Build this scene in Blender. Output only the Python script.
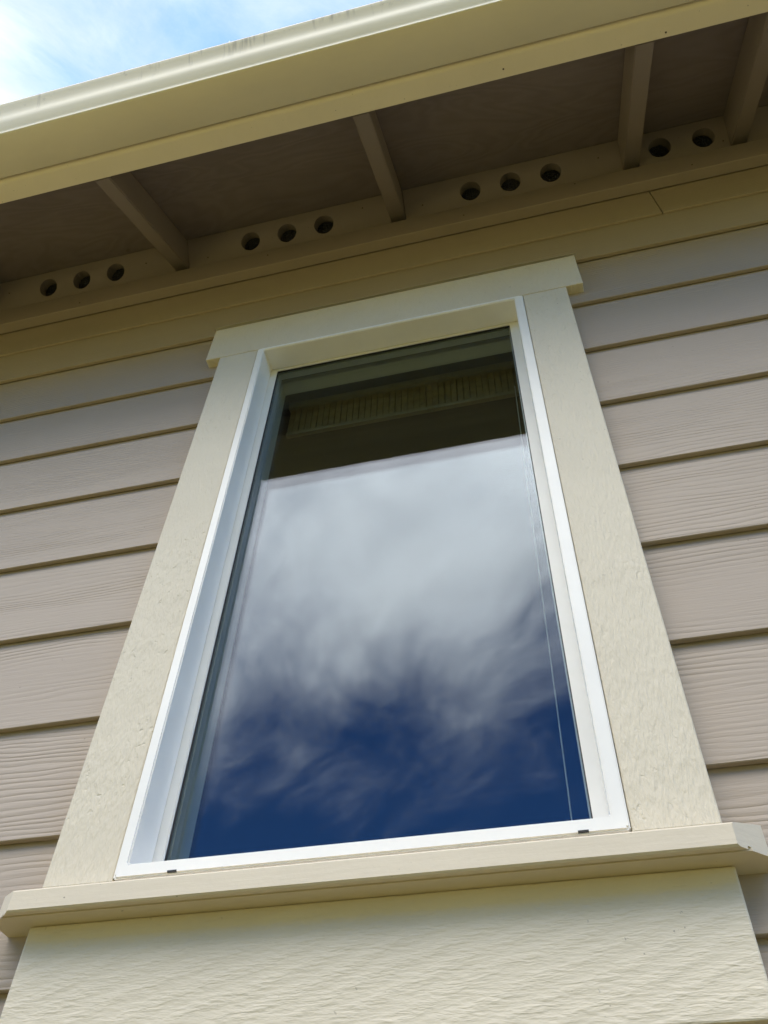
import bpy, bmesh, math, random
from mathutils import Vector
random.seed(7)
S = bpy.context.scene
for o in list(bpy.data.objects): bpy.data.objects.remove(o)
COL = S.collection
Z0 = 3.30                       # height of the lowest full course above the window head, metres above the lawn

# ------------------------------------------------------------------ camera
cd = bpy.data.cameras.new('camera'); cam = bpy.data.objects.new('camera', cd); COL.objects.link(cam)
cam.location = (0.2535, -0.8684, -1.7879 + Z0)
cam.rotation_euler = (2.4362864, -0.0283542, 0.2385234)
cd.sensor_fit = 'VERTICAL'; cd.sensor_height = 24.0; cd.sensor_width = 18.0
cd.lens = 867.427 / 1024 * 24.0
cd.clip_start = 0.01; cd.clip_end = 3000
S.camera = cam

# ------------------------------------------------------------------ world and sun
SUN_EL, SUN_DIR = math.radians(42), Vector((-0.42, 0.80, 0))       # sun behind the house, to the left
SUN_DIR.normalize(); SUN_DIR = SUN_DIR * math.cos(SUN_EL); SUN_DIR.z = math.sin(SUN_EL)
W = bpy.data.worlds.new('World'); S.world = W; W.use_nodes = True
nt = W.node_tree; nt.nodes.clear()

CLOUD_SEED = 5.2
class NG:
    """small helper to write node graphs"""
    def __init__(s, nt): s.nt = nt
    def n(s, t, **kw):
        x = s.nt.nodes.new(t)
        for k, v in kw.items(): setattr(x, k, v)
        return x
    def put(s, node, key, v):
        i = node.inputs[key]
        if hasattr(v, 'is_output') or isinstance(v, bpy.types.NodeSocket): s.nt.links.new(v, i)
        else: i.default_value = v
    def m(s, op, a, b=None, c=None, clamp=False):
        x = s.n('ShaderNodeMath', operation=op, use_clamp=clamp)
        for k, v in enumerate((a, b, c)):
            if v is not None: s.put(x, k, v)
        return x.outputs[0]
    def v(s, op, a, b=None):
        x = s.n('ShaderNodeVectorMath', operation=op)
        s.put(x, 0, a)
        if b is not None: s.put(x, 1, b)
        return x.outputs['Value'] if op in ('DOT_PRODUCT', 'LENGTH', 'DISTANCE') else x.outputs[0]
    def xyz(s, x, y, z):
        c = s.n('ShaderNodeCombineXYZ')
        s.put(c, 0, x); s.put(c, 1, y); s.put(c, 2, z)
        return c.outputs[0]
    def sep(s, vec):
        c = s.n('ShaderNodeSeparateXYZ'); s.put(c, 0, vec); return c.outputs
    def noise(s, vec, scale=1.0, detail=3.0, rough=0.55, dist=0.0, col=False):
        x = s.n('ShaderNodeTexNoise')
        s.put(x, 'Vector', vec); s.put(x, 'Scale', scale); s.put(x, 'Detail', detail); s.put(x, 'Roughness', rough); s.put(x, 'Distortion', dist)
        return x.outputs['Color' if col else 'Fac']
    def ss(s, v, lo, hi):
        x = s.n('ShaderNodeMapRange', interpolation_type='SMOOTHSTEP')
        s.put(x, 'Value', v); s.put(x, 'From Min', lo); s.put(x, 'From Max', hi)
        return x.outputs[0]
    def lin(s, v, lo, hi, a, b):
        x = s.n('ShaderNodeMapRange')
        s.put(x, 'Value', v); s.put(x, 'From Min', lo); s.put(x, 'From Max', hi); s.put(x, 'To Min', a); s.put(x, 'To Max', b)
        return x.outputs[0]
    def mix(s, f, a, b):
        x = s.n('ShaderNodeMix', data_type='RGBA')
        s.put(x, 0, f); s.put(x, 6, a); s.put(x, 7, b)
        return x.outputs[2]

g = NG(nt)
sky = g.n('ShaderNodeTexSky', sky_type='NISHITA')
sky.sun_disc = False; sky.sun_elevation = SUN_EL
sky.sun_rotation = math.atan2(SUN_DIR.x, SUN_DIR.y)
sky.altitude = 100; sky.air_density = 1.0; sky.dust_density = 0.15; sky.ozone_density = 5.0
tc = g.n('ShaderNodeTexCoord')
d = g.v('NORMALIZE', tc.outputs['Generated'])
dx, dy, dz = g.sep(d)
inv = g.m('DIVIDE', 1.0, g.m('MAXIMUM', g.m('ADD', dz, 0.05), 0.03))
u = g.m('MULTIPLY', dx, inv); v = g.m('MULTIPLY', dy, inv)
P = g.xyz(g.m('MULTIPLY', g.m('ADD', u, v), 0.62), g.m('MULTIPLY', g.m('SUBTRACT', u, v), 0.84), CLOUD_SEED)
warp = g.noise(P, 1.3, 3, 0.5, col=True)
Pw = g.v('ADD', P, g.v('MULTIPLY', g.v('SUBTRACT', warp, (0.5, 0.5, 0.5)), (0.5, 0.5, 0.3)))
n1 = g.noise(Pw, 1.8, 11, 0.61)
n2 = g.noise(g.v('MULTIPLY', Pw, (1.0, 1.5, 1.0)), 4.4, 11, 0.68, 0.3)
base = g.m('ADD', g.m('MULTIPLY', n1, 0.70), g.m('MULTIPLY', n2, 0.30))
def blob(cx, cy, rx, ry):                      # the large cloud masses of the day
    q = g.xyz(g.m('DIVIDE', g.m('SUBTRACT', u, cx), rx), g.m('DIVIDE', g.m('SUBTRACT', v, cy), ry), 0.0)
    return g.ss(g.v('LENGTH', q), 1.0, 0.0)
bias = g.m('ADD', g.m('MULTIPLY', blob(-0.25, -0.50, 1.6, 1.3), 0.48), g.m('MULTIPLY', blob(-0.80, 0.10, 0.52, 0.6), 0.48))
cl = g.m('POWER', g.ss(g.m('ADD', base, bias), 0.50, 1.02), 1.2)
cl = g.m('MULTIPLY', g.m('MULTIPLY', cl, 0.78), g.ss(dz, 0.02, 0.25))
toward = g.v('DOT_PRODUCT', d, tuple(SUN_DIR))
glow = g.ss(toward, 0.2, 1.0)
cb = g.lin(glow, 0.0, 0.6, 22.0, 3.6)
cb = g.m('MULTIPLY', cb, g.lin(g.noise(g.v('ADD', Pw, (4.0, 1.0, 2.0)), 2.6, 9, 0.58, 0.3), 0.32, 0.68, 0.74, 1.18))
cloudcol = g.v('MULTIPLY', g.xyz(cb, cb, cb), (1.04, 1.0, 0.93))
skyc = g.v('MULTIPLY', sky.outputs[0], (0.52, 0.80, 1.08))
colr = g.mix(cl, skyc, cloudcol)
bg = g.n('ShaderNodeBackground'); g.put(bg, 'Color', colr); g.put(bg, 'Strength', 0.10)
wo = g.n('ShaderNodeOutputWorld'); nt.links.new(bg.outputs[0], wo.inputs[0])

sd = bpy.data.lights.new('sun', 'SUN'); sun = bpy.data.objects.new('sun', sd); COL.objects.link(sun)
sd.energy = 4.0; sd.angle = math.radians(0.6); sd.color = (1.0, 0.95, 0.87)
sun.rotation_euler = (-SUN_DIR).to_track_quat('-Z', 'Y').to_euler(); sun.location = (-6, 6, 12)

vs = S.view_settings
vs.view_transform = 'Standard'; vs.look = 'None'; vs.gamma = 1; vs.use_curve_mapping = False
vs.exposure = 2.24
S.render.resolution_x, S.render.resolution_y = 768, 1024
S.render.engine = 'CYCLES'

# ------------------------------------------------------------------ materials
def material(name):
    m = bpy.data.materials.new(name); m.use_nodes = True
    m.node_tree.nodes.clear(); g = NG(m.node_tree)
    b = g.n('ShaderNodeBsdfPrincipled'); o = g.n('ShaderNodeOutputMaterial')
    m.node_tree.links.new(b.outputs[0], o.inputs[0])
    return m, g, b
def position(g, spread=30.0):
    """world position, shifted by a random amount on each object so no two pieces match"""
    p = g.n('ShaderNodeNewGeometry').outputs['Position']
    r = g.n('ShaderNodeObjectInfo').outputs['Random']
    return g.v('ADD', p, g.v('MULTIPLY', g.xyz(r, r, r), (spread, spread * .37, spread * .71)))
def bump(g, b, h, dist, strength=1.0):
    x = g.n('ShaderNodeBump'); g.put(x, 'Height', h); g.put(x, 'Distance', dist); g.put(x, 'Strength', strength)
    g.put(b, 'Normal', x.outputs[0])
def tint(g, b, col, h, lo=0.9, hi=1.06, extra=None):
    f = g.lin(h, 0.25, 0.75, lo, hi)
    f = g.m('MULTIPLY', f, g.lin(g.n('ShaderNodeObjectInfo').outputs['Random'], 0, 1, 0.965, 1.03))
    c = g.v('MULTIPLY', g.xyz(f, f, f), col)
    if extra: c = g.mix(extra[0], c, extra[1])
    g.put(b, 'Base Color', c)

SIDING = (0.388, 0.314, 0.242)
CREAM = (0.690, 0.612, 0.470)

def mat_siding():
    m, g, b = material('siding_paint')
    p = position(g)
    x, y, z = g.sep(p)
    w = g.noise(g.v('MULTIPLY', p, (1.6, 0.0, 9.0)), 1.0, 3, 0.5)
    w2 = g.noise(g.v('MULTIPLY', p, (5.5, 0.0, 30.0)), 1.0, 2, 0.5)
    ph = g.m('ADD', g.m('MULTIPLY', z, 2 * math.pi / 0.0088), g.m('ADD', g.m('MULTIPLY', w, 52.0), g.m('MULTIPLY', w2, 8.0)))
    rib = g.m('SINE', ph)
    rib = g.m('SUBTRACT', 1.0, g.m('POWER', g.m('ABSOLUTE', g.m('SINE', g.m('MULTIPLY', ph, 0.5))), 0.8))
    amp = g.ss(g.noise(g.v('MULTIPLY', p, (1.3, 0.0, 8.0)), 1.0, 3, 0.6), 0.36, 0.62)
    fine = g.noise(g.v('MULTIPLY', p, (22.0, 1.0, 330.0)), 1.0, 4, 0.65)
    h = g.m('ADD', g.m('MULTIPLY', g.m('MULTIPLY', rib, amp), -0.9), g.m('MULTIPLY', fine, 0.7))
    bump(g, b, h, 0.0008, 1.0)
    big = g.noise(g.v('MULTIPLY', p, (2.2, 1.0, 5.0)), 1.0, 5, 0.6)
    spec = g.ss(g.noise(p, 95.0, 2, 0.5), 0.77, 0.80)
    tint(g, b, SIDING, big, 0.93, 1.06, (g.m('MULTIPLY', spec, 0.45), (0.10, 0.085, 0.07, 1)))
    g.put(b, 'Roughness', 0.55)
    return m
def mat_rough(name, col, mode, specks=0.5, rough=0.6):
    """rough-sawn painted board: 'v' upright stipple, 'h' wrinkles along the board with slanting saw marks, 's' smoother"""
    m, g, b = material(name)
    p = position(g)
    x, y, z = g.sep(p)
    if mode == 'v':
        a = g.noise(g.v('MULTIPLY', p, (330.0, 60.0, 80.0)), 1.0, 2, 0.5)
        a2 = g.noise(g.v('MULTIPLY', p, (125.0, 10.0, 50.0)), 1.0, 3, 0.55)
        pits = g.ss(g.noise(g.v('MULTIPLY', p, (110.0, 40.0, 90.0)), 1.0, 2, 0.5), 0.62, 0.72)
        zone = g.ss(g.noise(p, 4.0, 3, 0.6), 0.40, 0.60)
        h = g.m('ADD', g.m('MULTIPLY', a, 0.55), g.m('MULTIPLY', a2, g.lin(zone, 0, 1, 0.45, 1.0)))
        h = g.m('SUBTRACT', h, g.m('MULTIPLY', g.m('MULTIPLY', pits, zone), 0.35))
        bump(g, b, h, 0.0025, 1.0)
    elif mode == 'h':
        a = g.noise(g.v('MULTIPLY', p, (80.0, 10.0, 310.0)), 1.0, 2.0, 0.5)
        saw = g.m('SINE', g.m('ADD', g.m('MULTIPLY', g.m('ADD', z, g.m('MULTIPLY', x, -0.36)), 2 * math.pi / 0.022),
                              g.m('MULTIPLY', g.noise(g.v('MULTIPLY', p, (7.0, 1.0, 12.0)), 1.0, 3, 0.5), 9.0)))
        h = g.m('ADD', g.m('MULTIPLY', a, g.lin(saw, -1, 1, 0.62, 1.0)), g.m('MULTIPLY', saw, 0.022))
        bump(g, b, h, 0.0013, 1.0)
    else:
        a = g.noise(g.v('MULTIPLY', p, (9.0, 9.0, 130.0)), 1.0, 4, 0.6)
        a2 = g.noise(p, 160.0, 3, 0.6)
        h = g.m('ADD', g.m('MULTIPLY', a, 0.6), g.m('MULTIPLY', a2, 0.4))
        bump(g, b, h, 0.0007, 0.8)
    big = g.noise(g.v('MULTIPLY', p, (4.0, 2.0, 4.0)), 1.0, 6, 0.65)
    sp = g.ss(g.noise(p, 150.0, 2, 0.5), 0.735, 0.775)
    sp = g.m('MULTIPLY', sp, g.ss(g.noise(p, 6.0, 2, 0.5), 0.42, 0.62))
    tint(g, b, col, big, 0.93, 1.05, (g.m('MULTIPLY', sp, specks), (0.09, 0.075, 0.06, 1)))
    g.put(b, 'Roughness', rough)
    return m
def mat_ply():
    m, g, b = material('plywood_paint')
    p = position(g)
    w = g.noise(g.v('MULTIPLY', p, (2.0, 5.0, 5.0)), 1.0, 3, 0.5, 0.6)
    rings = g.m('SINE', g.m('MULTIPLY', w, 95.0))
    fine = g.noise(g.v('MULTIPLY', p, (12.0, 120.0, 120.0)), 1.0, 3, 0.6)
    bump(g, b, g.m('ADD', g.m('MULTIPLY', rings, 0.3), fine), 0.0007, 0.8)
    big = g.noise(p, 3.2, 5, 0.65)
    f = g.m('ADD', g.m('MULTIPLY', big, 0.85), g.m('MULTIPLY', rings, 0.09))
    knot = g.ss(g.noise(p, 16.0, 2, 0.5), 0.74, 0.80)
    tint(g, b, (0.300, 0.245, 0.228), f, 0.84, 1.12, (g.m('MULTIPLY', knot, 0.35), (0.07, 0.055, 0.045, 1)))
    g.put(b, 'Roughness', 0.7)
    return m
def mat_gutter():
    m, g, b = material('gutter_paint')
    p = position(g, 0.0)
    x, y, z = g.sep(p)
    big = g.noise(g.v('MULTIPLY', p, (3.0, 8.0, 8.0)), 1.0, 5, 0.65)
    # drip stains running down the curved face from the lip
    streak = g.ss(g.noise(g.v('MULTIPLY', p, (46.0, 3.0, 6.0)), 1.0, 3, 0.6), 0.56, 0.72)
    streak = g.m('MULTIPLY', streak, g.ss(z, Z0 + 0.235, Z0 + 0.300))
    grime = g.ss(g.noise(g.v('MULTIPLY', p, (16.0, 14.0, 14.0)), 1.0, 5, 0.7), 0.60, 0.72)
    grime = g.m('MULTIPLY', grime, g.ss(z, Z0 + 0.25, Z0 + 0.292))
    f = g.m('ADD', g.m('MULTIPLY', streak, 0.55), g.m('MULTIPLY', grime, 0.6), clamp=True)
    tint(g, b, (0.80, 0.725, 0.530), big, 0.94, 1.05, (f, (0.17, 0.145, 0.085, 1)))
    bump(g, b, g.noise(g.v('MULTIPLY', p, (10.0, 30.0, 30.0)), 1.0, 3, 0.6), 0.0006, 0.5)
    g.put(b, 'Roughness', 0.55)
    return m
def mat_plain(name, col, rough=0.5, metal=0.0, nscale=20.0, var=0.06, bd=0.0):
    m, g, b = material(name)
    p = position(g)
    n = g.noise(p, nscale, 4, 0.6)
    tint(g, b, col, n, 1 - var, 1 + var)
    if bd: bump(g, b, n, bd)
    g.put(b, 'Roughness', rough); g.put(b, 'Metallic', metal)
    return m
def mat_glass():
    """clear window glass: mirror reflection by Fresnel, the rest straight through"""
    m = bpy.data.materials.new('window_glass'); m.use_nodes = True; m.node_tree.nodes.clear(); g = NG(m.node_tree)
    geo = g.n('ShaderNodeNewGeometry')
    c = g.m('ABSOLUTE', g.v('DOT_PRODUCT', geo.outputs['Normal'], geo.outputs['Incoming']))
    r = g.m('ADD', 0.027, g.m('MULTIPLY', 0.80, g.m('POWER', g.m('SUBTRACT', 1.0, c), 5.0)))
    t = g.n('ShaderNodeBsdfTransparent'); g.put(t, 'Color', (0.86, 0.89, 0.88, 1))
    gl = g.n('ShaderNodeBsdfGlossy'); g.put(gl, 'Roughness', 0.0); g.put(gl, 'Color', (0.80, 0.86, 1.0, 1))
    mx = g.n('ShaderNodeMixShader'); g.put(mx, 0, r)
    m.node_tree.links.new(t.outputs[0], mx.inputs[1]); m.node_tree.links.new(gl.outputs[0], mx.inputs[2])
    o = g.n('ShaderNodeOutputMaterial'); m.node_tree.links.new(mx.outputs[0], o.inputs[0])
    return m
def mat_lawn():
    m, g, b = material('lawn')
    p = g.n('ShaderNodeNewGeometry').outputs['Position']
    n = g.noise(p, 1.2, 6, 0.7); n2 = g.noise(p, 60.0, 3, 0.6)
    c = g.mix(n, (0.120, 0.103, 0.014, 1), (0.180, 0.140, 0.024, 1))
    c = g.mix(g.m('MULTIPLY', n2, 0.5), c, (0.105, 0.090, 0.022, 1))
    g.put(b, 'Base Color', c); g.put(b, 'Roughness', 0.9)
    bump(g, b, n2, 0.03)
    return m
def mat_shingle():
    m, g, b = material('roof_shingles')
    p = g.n('ShaderNodeNewGeometry').outputs['Position']
    br = g.n('ShaderNodeTexBrick'); x, y, z = g.sep(p)
    g.put(br, 'Vector', g.xyz(x, g.m('MULTIPLY', y, 1.244), 0.0)); g.put(br, 'Scale', 1.0)
    g.put(br, 'Brick Width', 0.3); g.put(br, 'Row Height', 0.14); g.put(br, 'Mortar Size', 0.006)
    g.put(br, 'Color1', (0.09, 0.08, 0.07, 1)); g.put(br, 'Color2', (0.13, 0.12, 0.105, 1)); g.put(br, 'Mortar', (0.03, 0.03, 0.03, 1))
    g.put(b, 'Base Color', br.outputs[0]); g.put(b, 'Roughness', 0.9)
    return m
M = dict(siding=mat_siding(), casing=mat_rough('casing_paint', CREAM, 'v', 0.4), apron=mat_rough('apron_paint', CREAM, 'h', 0.5),
         sill=mat_rough('sill_paint', (0.68, 0.59, 0.45), 's', 0.6), fascia=mat_rough('fascia_paint', (0.80, 0.71, 0.555), 's', 0.6, 0.5),
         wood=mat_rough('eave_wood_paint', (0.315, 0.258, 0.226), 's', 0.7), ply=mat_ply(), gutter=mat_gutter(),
         vinyl=mat_plain('white_vinyl', (0.86, 0.83, 0.77), 0.38, 0, 9, 0.045), flash=mat_plain('painted_flashing', (0.50, 0.455, 0.36), 0.45, 0, 12, 0.06),
         dark=mat_plain('dark_slot', (0.03, 0.03, 0.03), 0.8), sheath=mat_plain('house_sheathing', (0.12, 0.10, 0.08), 0.9),
         seal=mat_plain('black_gasket', (0.035, 0.035, 0.035), 0.6), spacer=mat_plain('spacer_metal', (0.42, 0.45, 0.45), 0.45, 0.3),
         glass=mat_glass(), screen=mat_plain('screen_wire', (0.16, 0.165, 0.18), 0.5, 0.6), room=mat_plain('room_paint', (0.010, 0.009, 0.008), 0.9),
         reed=mat_plain('woven_reed', (0.34, 0.245, 0.12), 0.7, 0, 60, 0.4), rail=mat_plain('blind_rail', (0.36, 0.28, 0.16), 0.5), cord=mat_plain('blind_cord', (0.80, 0.79, 0.75), 0.7),
         nail=mat_plain('rusty_nail', (0.10, 0.07, 0.05), 0.7, 0.3), lawn=mat_lawn(), shingle=mat_shingle(), tuft=mat_plain('white_down', (0.85, 0.85, 0.85), 0.8))

# ------------------------------------------------------------------ mesh helpers (z is measured from the course above the window head)
def link(name, me, mat, parent, loc=(0, 0, 0)):
    o = bpy.data.objects.new(name, me); COL.objects.link(o); o.location = loc
    if mat and not me.materials: me.materials.append(mat)
    if parent: o.parent = parent
    return o
def from_bm(bm, name, smooth=False):
    bmesh.ops.recalc_face_normals(bm, faces=bm.faces[:])
    me = bpy.data.meshes.new(name); bm.to_mesh(me); bm.free()
    if smooth:
        for f in me.polygons: f.use_smooth = True
    return me
def add_box(bm, x0, x1, y0, y1, z0, z1, bevel=0.0):
    r = bmesh.ops.create_cube(bm, size=1.0)['verts']
    for w in r:
        w.co = Vector(((x0 + x1) / 2 + w.co.x * (x1 - x0), (y0 + y1) / 2 + w.co.y * (y1 - y0), (z0 + z1) / 2 + w.co.z * (z1 - z0)))
    if bevel:
        es = list({e for w in r for e in w.link_edges})
        bmesh.ops.bevel(bm, geom=es, offset=bevel, segments=2, affect='EDGES', profile=0.5)
def box(name, x0, x1, y0, y1, z0, z1, mat, parent, bevel=0.0012):
    bm = bmesh.new(); cx, cy, cz = (x0 + x1) / 2, (y0 + y1) / 2, (z0 + z1) / 2
    add_box(bm, x0 - cx, x1 - cx, y0 - cy, y1 - cy, z0 - cz, z1 - cz, bevel)
    return link(name, from_bm(bm, name), mat, parent, (cx, cy, cz + Z0))
def extrude_x(name, prof, x0, x1, mat, parent, smooth=False, xend=None, solid=True):
    """a (y, z) outline swept along x; xend(y) pulls the ends in"""
    bm = bmesh.new()
    e = xend or (lambda y: 0.0)
    cy, cz = prof[0]
    A = [bm.verts.new((x0 + e(y), y - cy, z - cz)) for y, z in prof]
    B = [bm.verts.new((x1 - e(y), y - cy, z - cz)) for y, z in prof]
    n = len(prof)
    for i in range(n if solid else n - 1):
        j = (i + 1) % n
        bm.faces.new((A[i], A[j], B[j], B[i]))
    if solid:
        f1 = bm.faces.new(A); f2 = bm.faces.new(B[::-1])
        if xend or smooth or n > 4: bmesh.ops.triangulate(bm, faces=[f1, f2])
    me = from_bm(bm, name)
    if smooth:
        for f in me.polygons: f.use_smooth = len(f.vertices) == 4
        me.set_sharp_from_angle(angle=math.radians(38))
    return link(name, me, mat, parent, (0, cy, cz + Z0))
def empty(name, loc, label, cat):
    o = bpy.data.objects.new(name, None); COL.objects.link(o); o.location = loc
    o.empty_display_size = 0.2; o['label'] = label; o['category'] = cat
    return o

# ------------------------------------------------------------------ ground
bm = bmesh.new(); bmesh.ops.create_grid(bm, x_segments=8, y_segments=8, size=1500)
lawn = link('lawn', from_bm(bm, 'lawn'), M['lawn'], None); lawn['kind'] = 'structure'

# unseen hedgerow added across the lawn to block low sky and yellow the wall
def mat_leaf():
    m, g, b = material('added_hedge_leaves')
    p = g.n('ShaderNodeNewGeometry').outputs['Position']
    c = g.mix(g.noise(p, 1.7, 5, 0.7), (0.060, 0.072, 0.012, 1), (0.125, 0.118, 0.022, 1))
    g.put(b, 'Base Color', c); g.put(b, 'Roughness', 0.6)
    return m
HX0, HX1, HY0, HY1, HH = -13.0, 13.0, -11.4, -9.6, 6.8
added_hedge = empty('added_hedge', (0, -10.5, 0), 'added out-of-view green hedgerow across the lawn, blocking the low sky', 'added_hedge')
lm = mat_leaf()
bm = bmesh.new(); add_box(bm, HX0 + 0.3, HX1 - 0.3, HY0 + 0.3 + 10.5, HY1 - 0.3 + 10.5, 0.02, HH - 0.4)
link('added_core', from_bm(bm, 'added_core'), lm, added_hedge)
rl = random.Random(3); vv, ff = [], []
for k in range(29000):
    side = rl.random()
    x, z = rl.uniform(HX0, HX1), rl.uniform(0.05, HH)
    y = HY1 - 0.35 * rl.random() ** 2 if side < 0.62 else rl.uniform(HY0, HY1)
    if side >= 0.62: z = HH - 0.45 * rl.random() ** 2
    z += 0.12 * math.sin(x * 1.7) + 0.07 * math.sin(x * 4.1)
    c = Vector((x, y + 10.5, max(z, 0.05))); a = Vector((rl.gauss(0, 1), rl.gauss(0, 1), rl.gauss(0, 1))).normalized(); t = a.orthogonal().normalized(); q = a.cross(t)
    w, l = rl.uniform(0.03, 0.06), rl.uniform(0.07, 0.14); i0 = len(vv)
    vv += [c - t * l, c + q * w, c + t * l, c - q * w]; ff.append((i0, i0 + 1, i0 + 2, i0 + 3))
me = bpy.data.meshes.new('added_foliage'); me.from_pydata([tuple(q) for q in vv], [], ff)
fo = link('added_foliage', me, lm, added_hedge); fo['kind'] = 'stuff'

# ------------------------------------------------------------------ house
house = empty('house', (0, 0, 0), 'tan lap-sided house with cream window trim, open rafter eave and cream gutter', 'house')
XL, XR = -3.2, 3.4            # wall ends
GZ = -Z0                      # the lawn in wall heights
OX0, OX1, OZ0, OZ1 = -0.2825, 0.2915, -1.3195, -0.1345        # outside of the window frame
CX0, CX1 = -0.3715, 0.3805    # outside of the side casings

# front wall carcass with the window opening, then the other walls
bm = bmesh.new()
add_box(bm, XL, OX0 - 0.014, 0.0195, 0.15, GZ, 0.44)
add_box(bm, OX1 + 0.014, XR, 0.0195, 0.15, GZ, 0.44)
add_box(bm, OX0 - 0.014, OX1 + 0.014, 0.0195, 0.15, GZ, OZ0 - 0.014)
add_box(bm, OX0 - 0.014, OX1 + 0.014, 0.0195, 0.15, OZ1 + 0.012, 0.44)
wall = link('wall', from_bm(bm, 'wall'), M['sheath'], house, (0, 0, Z0))
HD = 7.0                      # depth of the house
bm = bmesh.new()
for x0, x1 in ((XL, XL + 0.15), (XR - 0.15, XR)):              # gable ends
    pr = [(0.16, GZ), (HD, GZ), (HD, 0.44), (HD / 2, 0.44 + 0.74 * HD / 2), (0.16, 0.5)]
    A = [bm.verts.new((x0, y, z)) for y, z in pr]; B = [bm.verts.new((x1, y, z)) for y, z in pr]
    bm.faces.new(A); bm.faces.new(B[::-1])
    for i in range(5): bm.faces.new((A[i], A[(i + 1) % 5], B[(i + 1) % 5], B[i]))
add_box(bm, XL + 0.16, XR - 0.16, HD - 0.15, HD, GZ, 0.44)
link('rear_wall', from_bm(bm, 'rear_wall'), M['siding'], house, (0, 0, Z0))
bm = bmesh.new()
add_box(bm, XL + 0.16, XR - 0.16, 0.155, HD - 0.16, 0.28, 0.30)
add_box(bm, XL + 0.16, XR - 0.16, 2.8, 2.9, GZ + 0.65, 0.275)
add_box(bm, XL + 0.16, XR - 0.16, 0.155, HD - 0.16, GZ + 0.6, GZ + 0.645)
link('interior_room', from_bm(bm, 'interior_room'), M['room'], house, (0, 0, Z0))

# lap siding: each plank is one piece
EXPO, HGT, TH, LEAN = 0.1778, 0.2096, 0.0079, 0.0114
def plank_mesh(x0, x1, th=TH, hgt=HGT):
    bm = bmesh.new(); lean = LEAN * hgt / HGT
    pr = [(0.0, 0.0), (th, 0.0), (th + lean, hgt), (lean, hgt)]
    c = 0.0009
    pr = [(c, 0.0), (th, 0.0), (th + lean, hgt), (lean, hgt), (0.0, c)]
    A = [bm.verts.new((x0, y, z)) for y, z in pr]; B = [bm.verts.new((x1, y, z)) for y, z in pr]
    bm.faces.new(A); bm.faces.new(B[::-1])
    for i in range(5): bm.faces.new((A[i], A[(i + 1) % 5], B[(i + 1) % 5], B[i]))
    return from_bm(bm, 'siding_plank')
GAP = 0.0025
me_full = plank_mesh(XL, XR)
me_l, me_r = plank_mesh(XL, CX0 - GAP), plank_mesh(CX1 + GAP, XR)
for k in range(0, 19):
    z = -k * EXPO
    jit = random.uniform(-0.0012, 0.0012) if k else 0.0135
    if k == 0 or z + EXPO < -1.502:
        link('siding_plank', me_full, M['siding'], wall, (0, 0, z + jit))
    else:
        link('siding_plank', me_l, M['siding'], wall, (0, 0, z + jit))
        link('siding_plank', me_r, M['siding'], wall, (0, 0, z + random.uniform(-0.0012, 0.0012)))
# the same course goes on under the apron, cut down to fit
link('siding_plank', plank_mesh(CX0 - GAP + 0.0001, CX1 + GAP - 0.0001, TH, 0.0970), M['siding'], wall, (0, 0, -9 * EXPO))
# flat frieze board above, in two lengths with a butt joint, and the strip under the eave
JX = 0.6335
for x0, x1 in ((XL, JX - 0.0013), (JX + 0.0013, XR)):
    link('frieze_board', plank_mesh(x0, x1, 0.0055, 0.245), M['siding'], wall, (0, 0.0019, 0.1635))
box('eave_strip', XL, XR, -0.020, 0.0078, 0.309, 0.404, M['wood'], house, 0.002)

# window casing
YF = -0.018
box('side_casing', CX0, OX0 - 0.0010, YF, 0.019, -1.322, OZ1 + 0.0012, M['casing'], house, 0.0018)
box('side_casing', OX1 + 0.0008, CX1, YF, 0.019, -1.322, OZ1 + 0.0012, M['casing'], house, 0.0018)
hc = box('head_casing', -0.4055, 0.4150, YF - 0.0004, 0.019, OZ1 + 0.0022, 0.0005, M['casing'], house, 0.0018)
# metal flashing over the head, slightly wavy lip
bm = bmesh.new(); N = 60; rows = []
for i in range(N + 1):
    x = -0.409 + 0.828 * i / N
    w = 0.0012 * math.sin(i * 0.41) + 0.0011 * math.sin(i * 0.17 + 1.0)
    rows.append([bm.verts.new((x, y, z)) for y, z in ((0.0075, 0.0132), (YF + 0.0012, 0.0130 + w), (YF - 0.0010, 0.0116 + w), (YF - 0.0012, 0.0098 + w), (YF + 0.0004, 0.0102 + w), (0.0075, 0.0120))])
for a, b_ in zip(rows, rows[1:]):
    for j in range(6): bm.faces.new((a[j], a[(j + 1) % 6], b_[(j + 1) % 6], b_[j]))
bm.faces.new(rows[0]); bm.faces.new(rows[-1][::-1])
fl = link('head_flashing', from_bm(bm, 'head_flashing'), M['flash'], hc); fl.location = (-hc.location.x, -hc.location.y, Z0 - hc.location.z)

# sill: sloping board with a drip groove below and clipped ends; apron under it
def sill_end(y):
    return 0.0 if y >= -0.027 else (-0.027 - y) / 0.0275 * 0.0300
prof = [(0.016, -1.365), (-0.027, -1.365), (-0.0425, -1.365), (-0.0428, -1.3615), (-0.0458, -1.3615), (-0.0461, -1.365), (-0.0525, -1.365), (-0.0545, -1.363),
        (-0.0545, -1.3425), (-0.0525, -1.3402), (-0.027, -1.3322), (0.016, -1.3225)]
extrude_x('sill', prof, -0.4085, 0.4130, M['sill'], house, xend=sill_end)
box('apron', -0.3700, 0.3805, YF, 0.019, -1.5005, -1.3652, M['apron'], house, 0.0022)

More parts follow.
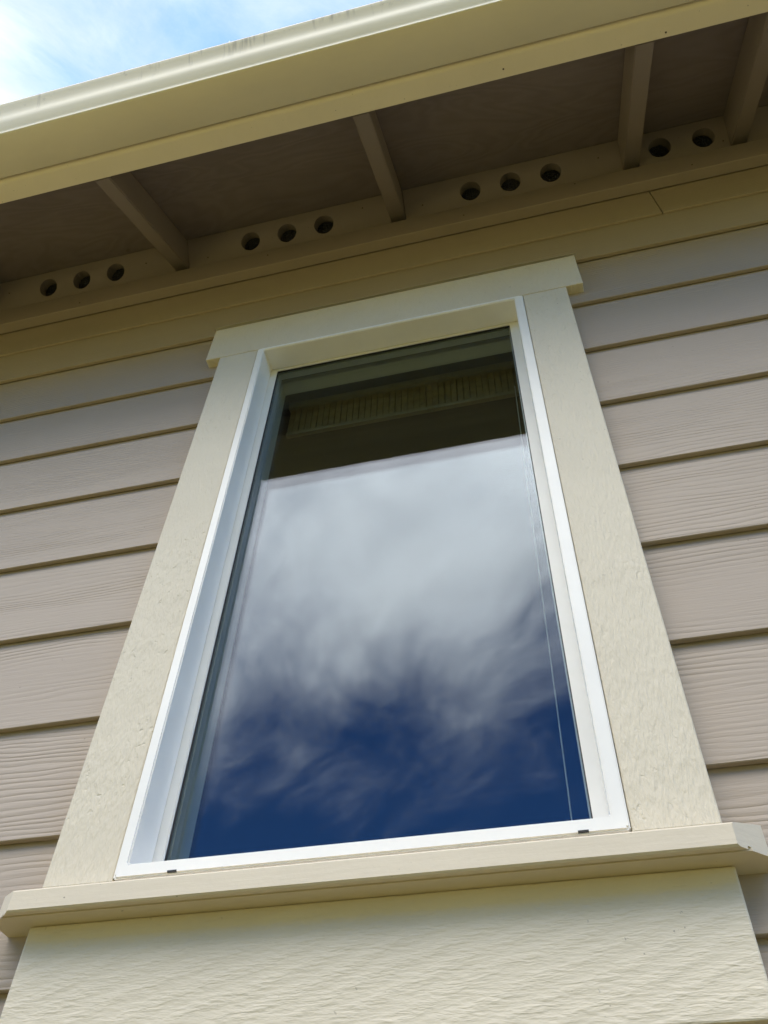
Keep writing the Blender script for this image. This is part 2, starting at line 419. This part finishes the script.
# ------------------------------------------------------------------ window (part of the house)
def ring(bm, x0, x1, z0, z1, wl, wr, wt, wb, y0, y1):
    """mitred rectangular frame"""
    o = [(x0, z0), (x1, z0), (x1, z1), (x0, z1)]; i_ = [(x0 + wl, z0 + wb), (x1 - wr, z0 + wb), (x1 - wr, z1 - wt), (x0 + wl, z1 - wt)]
    V = {}
    for t, pts in (('o', o), ('i', i_)):
        for k, (x, z) in enumerate(pts):
            for s, y in ((0, y0), (1, y1)): V[t, k, s] = bm.verts.new((x, y, z))
    for k in range(4):
        j = (k + 1) % 4
        bm.faces.new((V['o', k, 0], V['o', j, 0], V['i', j, 0], V['i', k, 0]))
        bm.faces.new((V['o', k, 1], V['i', k, 1], V['i', j, 1], V['o', j, 1]))
        bm.faces.new((V['o', k, 0], V['o', k, 1], V['o', j, 1], V['o', j, 0]))
        bm.faces.new((V['i', k, 0], V['i', j, 0], V['i', j, 1], V['i', k, 1]))
def ring_obj(name, args, mat, parent, bevel=0.0):
    bm = bmesh.new(); ring(bm, *args)
    bmesh.ops.recalc_face_normals(bm, faces=bm.faces[:])
    if bevel: bmesh.ops.bevel(bm, geom=bm.edges[:], offset=bevel, segments=2, affect='EDGES')
    o = link(name, from_bm(bm, name), mat, parent)
    o.location = Vector((0, 0, Z0)) if parent is house else Vector((0, 0, 0))
    return o
win = ring_obj('window', (OX0, OX1, OZ0, OZ1, 0.0150, 0.0175, 0.0100, 0.0165, -0.0205, 0.032), M['vinyl'], house, 0.0018)
IX0, IX1, IZ0, IZ1 = OX0 + 0.0150, OX1 - 0.0175, OZ0 + 0.0165, OZ1 - 0.0100
GX0, GX1, GZ0, GZ1 = -0.2540, 0.2560, -1.2840, -0.1485     # daylight opening
ring_obj('stop_bead', (IX0 - 0.004, IX1 + 0.004, IZ0 - 0.004, IZ1 + 0.004, GX0 - IX0 + 0.004, IX1 - GX1 + 0.004, IZ1 - GZ1 + 0.004, GZ0 - IZ0 + 0.004, 0.0322, 0.0365), M['vinyl'], win, 0.0012)
ring_obj('inner_frame', (OX0 - 0.006, OX1 + 0.006, OZ0 - 0.006, OZ1 + 0.006, GX0 - OX0 + 0.004, OX1 - GX1 + 0.004, OZ1 - GZ1 + 0.004, GZ0 - OZ0 + 0.004, 0.0705, 0.100), M['vinyl'], win, 0.0012)
ring_obj('gasket', (GX0 - 0.008, GX1 + 0.008, GZ0 - 0.008, GZ1 + 0.008, 0.0095, 0.0095, 0.0095, 0.0095, 0.0367, 0.0378), M['seal'], win)
for y in (0.038, 0.0565):
    bm = bmesh.new(); add_box(bm, GX0 - 0.010, GX1 + 0.010, y, y + 0.004, GZ0 - 0.010, GZ1 + 0.010)
    link('glass_pane', from_bm(bm, 'glass_pane'), M['glass'], win)
ring_obj('spacer_bar', (GX0 - 0.006, GX1 + 0.006, GZ0 - 0.006, GZ1 + 0.006, 0.0095, 0.0095, 0.0095, 0.0095, 0.0425, 0.0560), M['spacer'], win)
for x in (-0.2103, 0.2442):
    bm = bmesh.new(); add_box(bm, x - 0.0055, x + 0.0055, -0.0213, -0.019, OZ0 + 0.0012, OZ0 + 0.0034)
    link('weep_slot', from_bm(bm, 'weep_slot'), M['dark'], win)

# ------------------------------------------------------------------ eave
C36, S36 = 1 / math.hypot(1, 0.74), 0.74 / math.hypot(1, 0.74)
BASE = 0.455                  # rafter underside at the wall
def slope(a, b):              # a up the slope, b square to it -> (y, z)
    return a * C36 - b * S36, BASE + a * S36 + b * C36
def slope_at(y, b):           # the point at distance y from the wall and height b over the rafter underside
    a = (y + b * S36) / C36
    return slope(a, b)
RD = 0.089
YFI = -0.349                  # inner face of the fascia
RX = [-2.425, -1.8155, -1.206, -0.5965, 0.0165, 0.6190, 0.8790, 1.4880, 2.0980, 2.7080]
def rafter_mesh():
    bm = bmesh.new()
    pr = [slope_at(YFI + 0.0008, 0.0), slope_at(YFI + 0.0008, RD), slope(4.0, RD), slope(4.0, 0.0)]
    A = [bm.verts.new((-0.019, y, z)) for y, z in pr]; B = [bm.verts.new((0.019, y, z)) for y, z in pr]
    bm.faces.new(A); bm.faces.new(B[::-1])
    for i in range(4): bm.faces.new((A[i], A[(i + 1) % 4], B[(i + 1) % 4], B[i]))
    bmesh.ops.recalc_face_normals(bm, faces=bm.faces[:])
    bmesh.ops.bevel(bm, geom=bm.edges[:], offset=0.0025, segments=2, affect='EDGES')
    return from_bm(bm, 'rafter')
rme = rafter_mesh()
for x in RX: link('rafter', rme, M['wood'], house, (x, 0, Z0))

def vent_block(x0, x1, holes):
    """blocking between two rafters, square to them, with round vent holes cut through"""
    b0, b1, t, r = -0.012, RD - 0.0015, 0.030, 0.0270
    hc_ = 0.0395
    bm = bmesh.new()
    cells = []; xs = [x0]
    for a, b_ in zip(holes, holes[1:]): xs.append((a + b_) / 2)
    xs.append(x1); K = 8
    def put(x, b, dep): y, z = slope(dep, b); return bm.verts.new((x, y, z))
    for i, h in enumerate(holes):
        L, R_ = xs[i], xs[i + 1]; out = []; pts = []
        for s in range(4):
            for k in range(K):
                th = -math.pi * 0.75 + (s + k / K) * math.pi / 2
                cth, sth = math.cos(th), math.sin(th); q = k / K
                if s == 0: out.append((L + (R_ - L) * q, b0))
                elif s == 1: out.append((R_, b0 + (b1 - b0) * q))
                elif s == 2: out.append((R_ - (R_ - L) * q, b1))
                else: out.append((L, b1 - (b1 - b0) * q))
                pts.append((h + r * cth, hc_ + r * sth))
        n = len(out)
        of = [put(x, b, 0) for x, b in out]; hf = [put(x, b, 0) for x, b in pts]; hb = [put(x, b, t) for x, b in pts]; ob = [put(x, b, t) for x, b in out]
        for j in range(n):
            k = (j + 1) % n
            bm.faces.new((of[j], of[k], hf[k], hf[j])); bm.faces.new((hf[j], hf[k], hb[k], hb[j])); bm.faces.new((hb[j], hb[k], ob[k], ob[j]))
    bmesh.ops.remove_doubles(bm, verts=bm.verts[:], dist=1e-5)
    o = link('vent_block', from_bm(bm, 'vent_block'), M['wood'], house, (0, 0, Z0))
    bm = bmesh.new()                                                   # wire screen behind the holes
    lo, hi = holes[0] - 0.045, holes[-1] + 0.045
    def wire(p0, p1):
        w = 0.0006
        y0, z0 = slope(t + 0.002, p0[1]); y1, z1 = slope(t + 0.002, p1[1])
        a, b_ = Vector((p0[0], y0, z0)), Vector((p1[0], y1, z1))
        if abs(p0[0] - p1[0]) > 1e-6: dv = Vector((0, -S36 * w, C36 * w))
        else: dv = Vector((w, 0, 0))
        bm.faces.new([bm.verts.new(q) for q in (a - dv, b_ - dv, b_ + dv, a + dv)])
    x = lo
    while x < hi:
        wire((x, 0.006), (x, 0.074)); x += 0.0065
    b = 0.006
    while b < 0.075:
        wire((lo, b), (hi, b)); b += 0.0065
    link('vent_screen', from_bm(bm, 'vent_screen'), M['screen'], o)
HS = 0.1045
for a, b in zip(RX, RX[1:]):
    x0, x1 = a + 0.0204, b - 0.0196
    if b - a < 0.4: hs = [0.6955, 0.8020]
    else:
        c = (x0 + x1) / 2; hs = [c - HS, c, c + HS]
    vent_block(x0, x1, hs)

# nail heads: on the blocking, the strip and the fascia underside
def nail(loc, nrm):
    bm = bmesh.new(); bmesh.ops.create_cone(bm, cap_ends=True, segments=10, radius1=0.0021, radius2=0.0017, depth=0.0014)
    o = link('nail_head', from_bm(bm, 'nail_head'), M['nail'], house, (loc[0], loc[1], loc[2] + Z0))
    o.rotation_euler = Vector(nrm).to_track_quat('Z', 'Y').to_euler()
for x, b in ((-0.703, 0.045), (-0.52, 0.02), (-0.075, 0.062), (0.085, 0.03), (0.545, 0.05), (0.845, 0.018), (-1.13, 0.05)):
    y, z = slope(-0.0003, b); nail((x, y, z), (0, -C36, -S36))
for x, z in ((-0.86, 0.335), (-0.33, 0.372), (0.19, 0.345), (0.47, 0.385), (0.74, 0.34)): nail((x, -0.0203, z), (0, -1, 0))
for x, y in ((0.33, -0.366), (0.66, -0.358)): nail((x, y, 0.1972), (0, 0, -1))

# plywood panels that show between the rafters, with the shingled roof over them
for k, (x0, x1) in enumerate(((XL - 0.3, -1.2075), (-1.2045, 1.2300), (1.2330, XR + 0.3))):
    pr = [slope_at(-0.408, RD + 0.0006), slope_at(-0.408, RD + 0.0126), slope(1.2, RD + 0.0126), slope(1.2, RD + 0.0006)]
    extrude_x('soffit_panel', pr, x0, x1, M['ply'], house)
RIDGE_Y = HD / 2
bm = bmesh.new()
top = [slope_at(-0.416, RD + 0.0135), slope_at(-0.416, RD + 0.020), slope_at(RIDGE_Y, RD + 0.020), slope_at(RIDGE_Y, RD + 0.0135)]
for side in (0, 1):
    pr = [(y if not side else HD - y, z) for y, z in top]
    A = [bm.verts.new((XL - 0.32, y, z)) for y, z in pr]; B = [bm.verts.new((XR + 0.32, y, z)) for y, z in pr]
    bm.faces.new(A); bm.faces.new(B[::-1])
    for i in range(4): bm.faces.new((A[i], A[(i + 1) % 4], B[(i + 1) % 4], B[i]))
link('roof', from_bm(bm, 'roof'), M['shingle'], house, (0, 0, Z0))

# fascia with a rounded lower front edge
FB = 0.1975; YFO = -0.4005
pr = [(YFI, FB), (YFI - 0.0365, FB)]
for k in range(1, 7):
    t = k / 6 * math.pi / 2
    pr.append((YFI - 0.0365 - (YFI - 0.0365 - YFO) * math.sin(t), FB + 0.016 * (1 - math.cos(t))))
pr += [(YFO, 0.262), (YFI, 0.262 + 0.030)]
extrude_x('fascia', pr, XL - 0.3, XR + 0.3, M['fascia'], house, smooth=True)

# gutter: folded sheet with flat bottom, curved front and rolled lip
GB, GZb = -0.4022, 0.1985
curve = [(0.0, 0.064), (0.0, 0.002), (0.002, 0.0), (0.0840, -0.0015), (0.0880, -0.0015), (0.0890, -0.0005), (0.0892, 0.0040), (0.0878, 0.0056), (0.0874, 0.0075), (0.0915, 0.0135), (0.0965, 0.0225), (0.1015, 0.0310),
         (0.1050, 0.0385), (0.1070, 0.0455), (0.1080, 0.0520), (0.1088, 0.0580), (0.1106, 0.0645), (0.1142, 0.0725), (0.1188, 0.0810), (0.1230, 0.0885), (0.1262, 0.0940), (0.1275, 0.0975), (0.1270, 0.0995), (0.1245, 0.1005), (0.1190, 0.0990), (0.1120, 0.0955)]
gut = extrude_x('gutter', [(GB - o_, GZb + z) for o_, z in curve], XL - 0.3, XR + 0.3, M['gutter'], house, smooth=True, solid=False)
for f in gut.data.polygons: f.use_smooth = True
gut.data.set_sharp_from_angle(angle=math.radians(50))
sm = gut.modifiers.new('sheet', 'SOLIDIFY'); sm.thickness = 0.0009; sm.offset = 1

# ------------------------------------------------------------------ woven blind drawn up behind the glass
blind = empty('window_blind', (0.002, 0.150, -0.245 + Z0), 'brown woven blind drawn up at the top behind the window glass', 'blind')
def bl(name, x0, x1, y0, y1, z0, z1, mat, bevel=0.001):
    bm = bmesh.new(); add_box(bm, x0 - 0.002, x1 - 0.002, y0 - 0.150, y1 - 0.150, z0 + 0.245, z1 + 0.245, bevel)
    return link(name, from_bm(bm, name), mat, blind)
bl('head_rail', -0.262, 0.266, 0.136, 0.172, -0.142, -0.118, M['rail'])
bl('bottom_rail', -0.258, 0.262, 0.140, 0.150, -0.2445, -0.2335, M['rail'])
bm = bmesh.new()
for k in range(38):
    x = -0.252 + k * 0.01365; h = random.uniform(-0.002, 0.002)
    add_box(bm, x - 0.0056 - 0.002, x + 0.0056 - 0.002, -0.008 + h, 0.004 + h, 0.013, 0.102)
for k in range(9):
    z = 0.016 + k * 0.0103
    add_box(bm, -0.256, 0.256, -0.0035, 0.008, z, z + 0.006)
st = link('reed_stack', from_bm(bm, 'reed_stack'), M['reed'], blind); st['kind'] = 'stuff'
bm = bmesh.new()
def tube(bm, a, b, r, n=6):
    a, b = Vector(a), Vector(b); dv = (b - a).normalized(); s = dv.cross(Vector((0, 1, 0))).normalized(); t = dv.cross(s)
    A = [bm.verts.new(a + r * (math.cos(i * 2 * math.pi / n) * s + math.sin(i * 2 * math.pi / n) * t)) for i in range(n)]
    B = [bm.verts.new(b + r * (math.cos(i * 2 * math.pi / n) * s + math.sin(i * 2 * math.pi / n) * t)) for i in range(n)]
    for i in range(n): bm.faces.new((A[i], A[(i + 1) % n], B[(i + 1) % n], B[i]))
tube(bm, (0.2458 - 0.002, -0.020, 0.010), (0.2306 - 0.002, -0.020, -0.985), 0.0009)
link('lift_cord', from_bm(bm, 'lift_cord'), M['cord'], blind)

# small white tuft caught on the gutter lip
bm = bmesh.new()
for k in range(26):
    a = random.uniform(0, 2 * math.pi); h = random.uniform(0.004, 0.013); s = random.uniform(0.001, 0.006)
    p0 = Vector((random.uniform(-0.002, 0.002), random.uniform(-0.001, 0.001), 0)); p1 = Vector((s * math.cos(a), 0.5 * s * math.sin(a), h))
    w = Vector((0.0007, 0, 0))
    bm.faces.new([bm.verts.new(q) for q in (p0 - w, p0 + w, p1 + w * .4, p1 - w * .4)])
tf = link('tuft', from_bm(bm, 'tuft'), M['tuft'], None, (-0.2380, -0.5285, 0.2985 + Z0))
tf['label'] = 'tiny white fluffy tuft caught on the top lip of the gutter'; tf['category'] = 'tuft'
